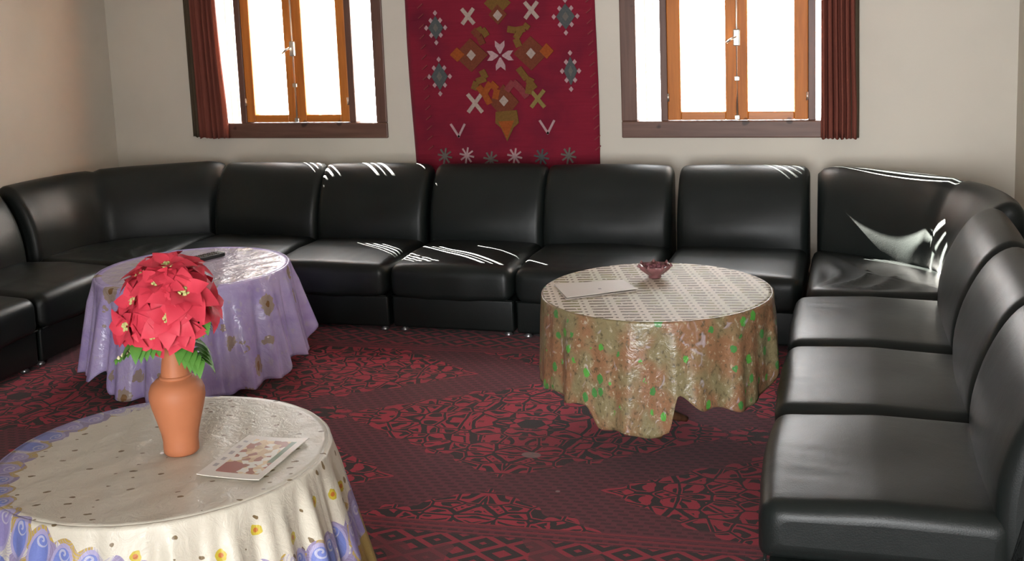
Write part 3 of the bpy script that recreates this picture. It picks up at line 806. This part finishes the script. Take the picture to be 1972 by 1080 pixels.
# camera-independent bouquet: blossom centres on a dome above the vase mouth (x, y, z offsets from the vase axis; z from table)
AX = Vector((VB[0], VB[1], 0))
toward = Vector((0, 0, 0))-AX; toward.z = 0; toward.normalize(); side = Vector((-toward.y, toward.x, 0))   # side: to the right as one faces the vase from the room's door side
bl = [(.00, .052, .480, 1.0), (-.028, .085, .445, .95), (.035, .095, .418, 1.25), (-.088, .055, .400, 1.0), (-.008, .115, .368, 1.05), (-.108, .060, .345, 1.1),
      (-.050, .095, .325, .95), (.098, .045, .375, 1.05), (.052, .020, .470, .95), (.020, .100, .335, .95), (-.070, .000, .455, .95), (.105, -.01, .345, .75),
      (.0, -.06, .46, 1.1), (-.06, -.09, .39, 1.1), (.07, -.085, .39, 1.1), (.01, -.115, .35, 1.0)]
words = ['topmost red poinsettia of the bouquet in the terracotta vase']
for i, (sx, sd, zz, sc) in enumerate(bl):
    pos = AX+side*sx*.92+toward*sd+Vector((0, 0, VZ+.032+zz))
    core_ = AX+Vector((0, 0, VZ+.38)); nrm_ = (pos-core_).normalized(); nrm_ = (nrm_+Vector((0, 0, .12))).normalized()
    lab = words[0] if i == 0 else 'red poinsettia on the window side of the bouquet' if sd < -.03 else ('small red poinsettia low at the edge of the bouquet' if sc < .8 else
          ('largest red poinsettia in the middle of the bouquet' if sc > 1.2 else 'red poinsettia with yellow green centre in the bouquet in the terracotta vase'))
    lab = {5: 'red poinsettia just above the sprig with cream buds beside the vase neck', 7: 'red poinsettia next to the small one at the edge of the bouquet',
           1: 'red poinsettia just below the topmost one of the bouquet', 4: 'red poinsettia right under the largest one in the bouquet', 8: 'red poinsettia beside the topmost one, leaning towards the right wall'}.get(i, lab)
    f = thing('poinsettia', tuple(AX+Vector((0, 0, VZ+.25))), 0, lab, 'flower', 'poinsettias in the terracotta vase')
    lp = pos-f.location
    q_ = nrm_.to_track_quat('Z', 'Y').to_matrix().to_4x4()
    B = Matrix.Translation(lp) @ q_ @ Matrix.Scale(sc, 4)
    ra = random.uniform(0, 6)
    for k in range(7):
        inst('petal', P_ME[0], f, B @ Matrix.Rotation(ra+2*PI*k/7+random.uniform(-.12, .12), 4, 'Z') @ Matrix.Rotation(-random.uniform(.0, .30), 4, 'Y'))
    for k in range(5):
        inst('petal', P_ME[1], f, B @ Matrix.Translation((0, 0, .004)) @ Matrix.Rotation(ra+.4+2*PI*k/5+random.uniform(-.15, .15), 4, 'Z') @ Matrix.Rotation(-random.uniform(.30, .60), 4, 'Y'))
    inst('flower_centre', CEN_ME, f, B @ Matrix.Translation((0, 0, .009)) @ Matrix.Scale(.82, 4))
    tube('stem', [(0.006*math.cos(i), .006*math.sin(i), -.02), (0.01*math.cos(i), .01*math.sin(i), .05), tuple(lp*.55+Vector((0, 0, .03))), tuple(lp-nrm_*.006)], .0024, M['stem'], f, 6)
def spray(loc, dirs, label, beads=False):
    f = thing('leaf_spray', tuple(AX+Vector((0, 0, VZ+.25))), 0, label, 'leaves', 'leaf sprays in the terracotta vase')
    d = Vector(loc)-f.location
    p0 = Vector((0, 0, .02)); mid = d*.5+Vector((0, 0, .05))
    tube('stem', [tuple(p0), tuple(Vector((d.x*.15, d.y*.15, .06))), tuple(mid), tuple(d)], .002, M['stem'], f, 6)
    dd_ = (d-mid).normalized()
    for k in range(5 if not beads else 8):
        u = k/(4 if not beads else 7); p = mid.lerp(d, u)
        for s in (-1, 1):
            ang = math.atan2(dd_.y, dd_.x)+s*(.9-.3*u)
            me = LEAF_ME if not beads else SLEAF_ME
            inst('leaf', me, f, Matrix.Translation(p) @ Matrix.Rotation(ang, 4, 'Z') @ Matrix.Rotation(.25+.2*u, 4, 'Y') @ Matrix.Scale(.85-.2*u, 4))
        if beads:
            o = lathe('bud', [(.001, -.005), (.0042, -.002), (.0045, .001), (.001, .006)], M['white_bead'], f, 8); o.location = p+Vector((.004, -.004, .004))
    return f
def bp(sx, sd, z): return AX+side*sx+toward*sd+Vector((0, 0, VZ+z+.035))
spray(bp(.058, .080, .240), 0, 'green leaf spray drooping over the vase mouth')
spray(bp(-.085, .085, .300), 0, 'green leaf spray under the lower blossoms')
spray(bp(.075, .060, .345), 0, 'green leaf spray beside the small poinsettia')
spray(bp(-.135, .075, .262), 0, 'thin sprig with cream buds hanging beside the vase neck', True)
spray(bp(.062, .085, .365), 0, 'thin sprig with cream buds among the red petals', True)

# leaflet
a = Mat('leaflet_print', .3, .5); x, y, z = a.coords()
n, c = a.voronoi(a.vec(x, y), 55, 1); n2 = a.noise(None, 26, 2)
pic = a.mix(c[0], (.45, .28, .12), (.75, .60, .38)); pic = a.mix(c[1].gt(.62), pic, (.30, .10, .06)); pic = a.mix(c[2].gt(.7), pic, (.72, .70, .62))
pic = a.mix(((x+.03)*(x+.03)+(y+.075)*(y+.075)).lt(.0013), pic, (.33, .085, .06))
pic = a.mix((x.gt(.052))*(y.gt(-.03)), pic, (.05, .13, .06))
inpic = (x.gt(-.055))*(x.lt(.068))*(y.gt(-.105))*(y.lt(.110))
txt = ((x+.072).abs().lt(.006))*((y*160).sin().gt(.1))*(y.abs().lt(.09))
cl = a.mix(inpic, (.72, .68, .62), pic); a.color(a.mix(txt, cl, (.35, .32, .33))); LEAFLET = a.m
def sheet(name, corners, z, th, mat, bend=0.0, n=10):
    """thin card through four corners (world xy), local origin in the middle"""
    c = sum((Vector((*p, 0)) for p in corners), Vector())/4
    ex = (Vector((*corners[1], 0))-Vector((*corners[0], 0))).normalized(); ang = math.atan2(ex.y, ex.x)
    R_ = Matrix.Rotation(-ang, 3, 'Z'); lc = [R_ @ (Vector((*p, 0))-c) for p in corners]
    vs, fs = [], []
    for zz in (0, th):
        for j in range(n+1):
            for i in range(n+1):
                u, v = i/n, j/n
                p = lc[0].lerp(lc[1], u).lerp(lc[3].lerp(lc[2], u), v)
                vs.append((p.x, p.y, zz+bend*(abs(2*u-1)**3)*(1 if v > .5 else .6)))
    k = (n+1)**2
    for j in range(n):
        for i in range(n):
            q = j*(n+1)+i; fs.append((k+q, k+q+1, k+q+n+2, k+q+n+1)); fs.append((q, q+n+1, q+n+2, q+1))
    bd = [i for i in range(n)]+[j*(n+1)+n for j in range(n)]+[n*(n+1)+i for i in range(n, 0, -1)]+[j*(n+1) for j in range(n, 0, -1)]
    for i in range(len(bd)): fs.append((bd[i], bd[(i+1) % len(bd)], k+bd[(i+1) % len(bd)], k+bd[i]))
    o = mesh_obj(name, vs, fs, mat, smooth=False); o.location = (c.x, c.y, z); o.rotation_euler = (0, 0, ang); return o
lf = sheet('leaflet', [(-1.590, 2.412), (-1.413, 2.412), (-1.411, 2.685), (-1.586, 2.672)], T_F[1]+.0045, .002, LEAFLET, .004)
tag(lf, 'printed leaflet with a food picture on the cream cloth beside the vase', 'leaflet')
a = Mat('white_card', .5, .4, (.60, .55, .50)); x, y, z = a.coords()
a.color(a.mix(((x-.02).abs().lt(.008))*((y-.01).abs().lt(.006)), (.60, .545, .49), (.25, .22, .2))); CARD = a.m
cdm = thing('folded_card', (-.952, 4.196, T_R[1]+.003), 0, 'folded off-white card lying on the dashed cloth beside the small bowl', 'card')
o = sheet('lower_leaf', [(-1.120, 4.222), (-1.025, 4.036), (-.787, 4.198), (-.868, 4.325)], 0, .0018, CARD); o.parent = cdm; o.location -= cdm.location; o.location.z = 0
o = sheet('upper_leaf', [(-1.118, 4.224), (-1.022, 4.041), (-.783, 4.203), (-.866, 4.327)], 0, .0018, CARD, .003); o.parent = cdm; o.location -= cdm.location; o.location.z = .0045
# small scalloped bowl
a = Mat('maroon_glaze', .3, .5); n = a.noise(None, 40, 3); a.color(a.mix(n, (.12, .045, .045), (.27, .12, .12))); M['bowl'] = a.m
bw = thing('scalloped_bowl', (-.755, 4.415, T_R[1]+.002), 0, 'small maroon bowl with a pointed scalloped rim on the dashed cloth', 'bowl')
lathe('bowl_body', [(.022, 0), (.026, .003), (.024, .010), (.034, .018), (.052, .034), (.062, .050), (.060, .052), (.048, .038), (.028, .024), (.004, .020)], M['bowl'], bw, 48,
      lambda q, t: 1+.10*math.cos(7*q)*(t > .3)*(t < .9))
for k in range(7):
    q = 2*PI*k/7
    o = lathe('rim_point', [(.002, -.002), (.008, 0), (.006, .006), (.001, .014)], M['bowl'], bw, 8); o.location = (.064*math.cos(q), .064*math.sin(q), .048)
bm = bmesh.new()
for k in range(14):
    q = 2.4*k; r_ = .0105*math.sqrt(k)
    bmesh.ops.create_icosphere(bm, subdivisions=1, radius=.011, matrix=Matrix.Translation((r_*math.cos(q), r_*math.sin(q), .042+.004*math.sin(3*k))))
M['petals_dry'] = yarn('dried_petals', (.30, .12, .14)); bm_obj('filling', bm, M['petals_dry'], bw, True)['kind'] = 'stuff'
# remote control
rc = thing('remote_control', (-2.955, 4.69, T_P[1]+.003), math.radians(66), 'slim dark remote control lying on the lavender cloth', 'remote control')
bm = bmesh.new(); add_box(bm, -.10, .10, -.032, .032, 0, .018, .005); bm_obj('case', bm, M['foot_plastic'], rc)
for s in (-1, 1): box('end_cap', s*.098-.006, s*.098+.006, -.026, .026, .003, .0195, M['metal'], rc, .002)
for i in range(7):
    for j in range(3): box('button', -.078+i*.024-.008, -.078+i*.024+.008, -.020+j*.020-.0055, -.020+j*.020+.0055, .017, .0205, Y_['grey'], rc, .001)
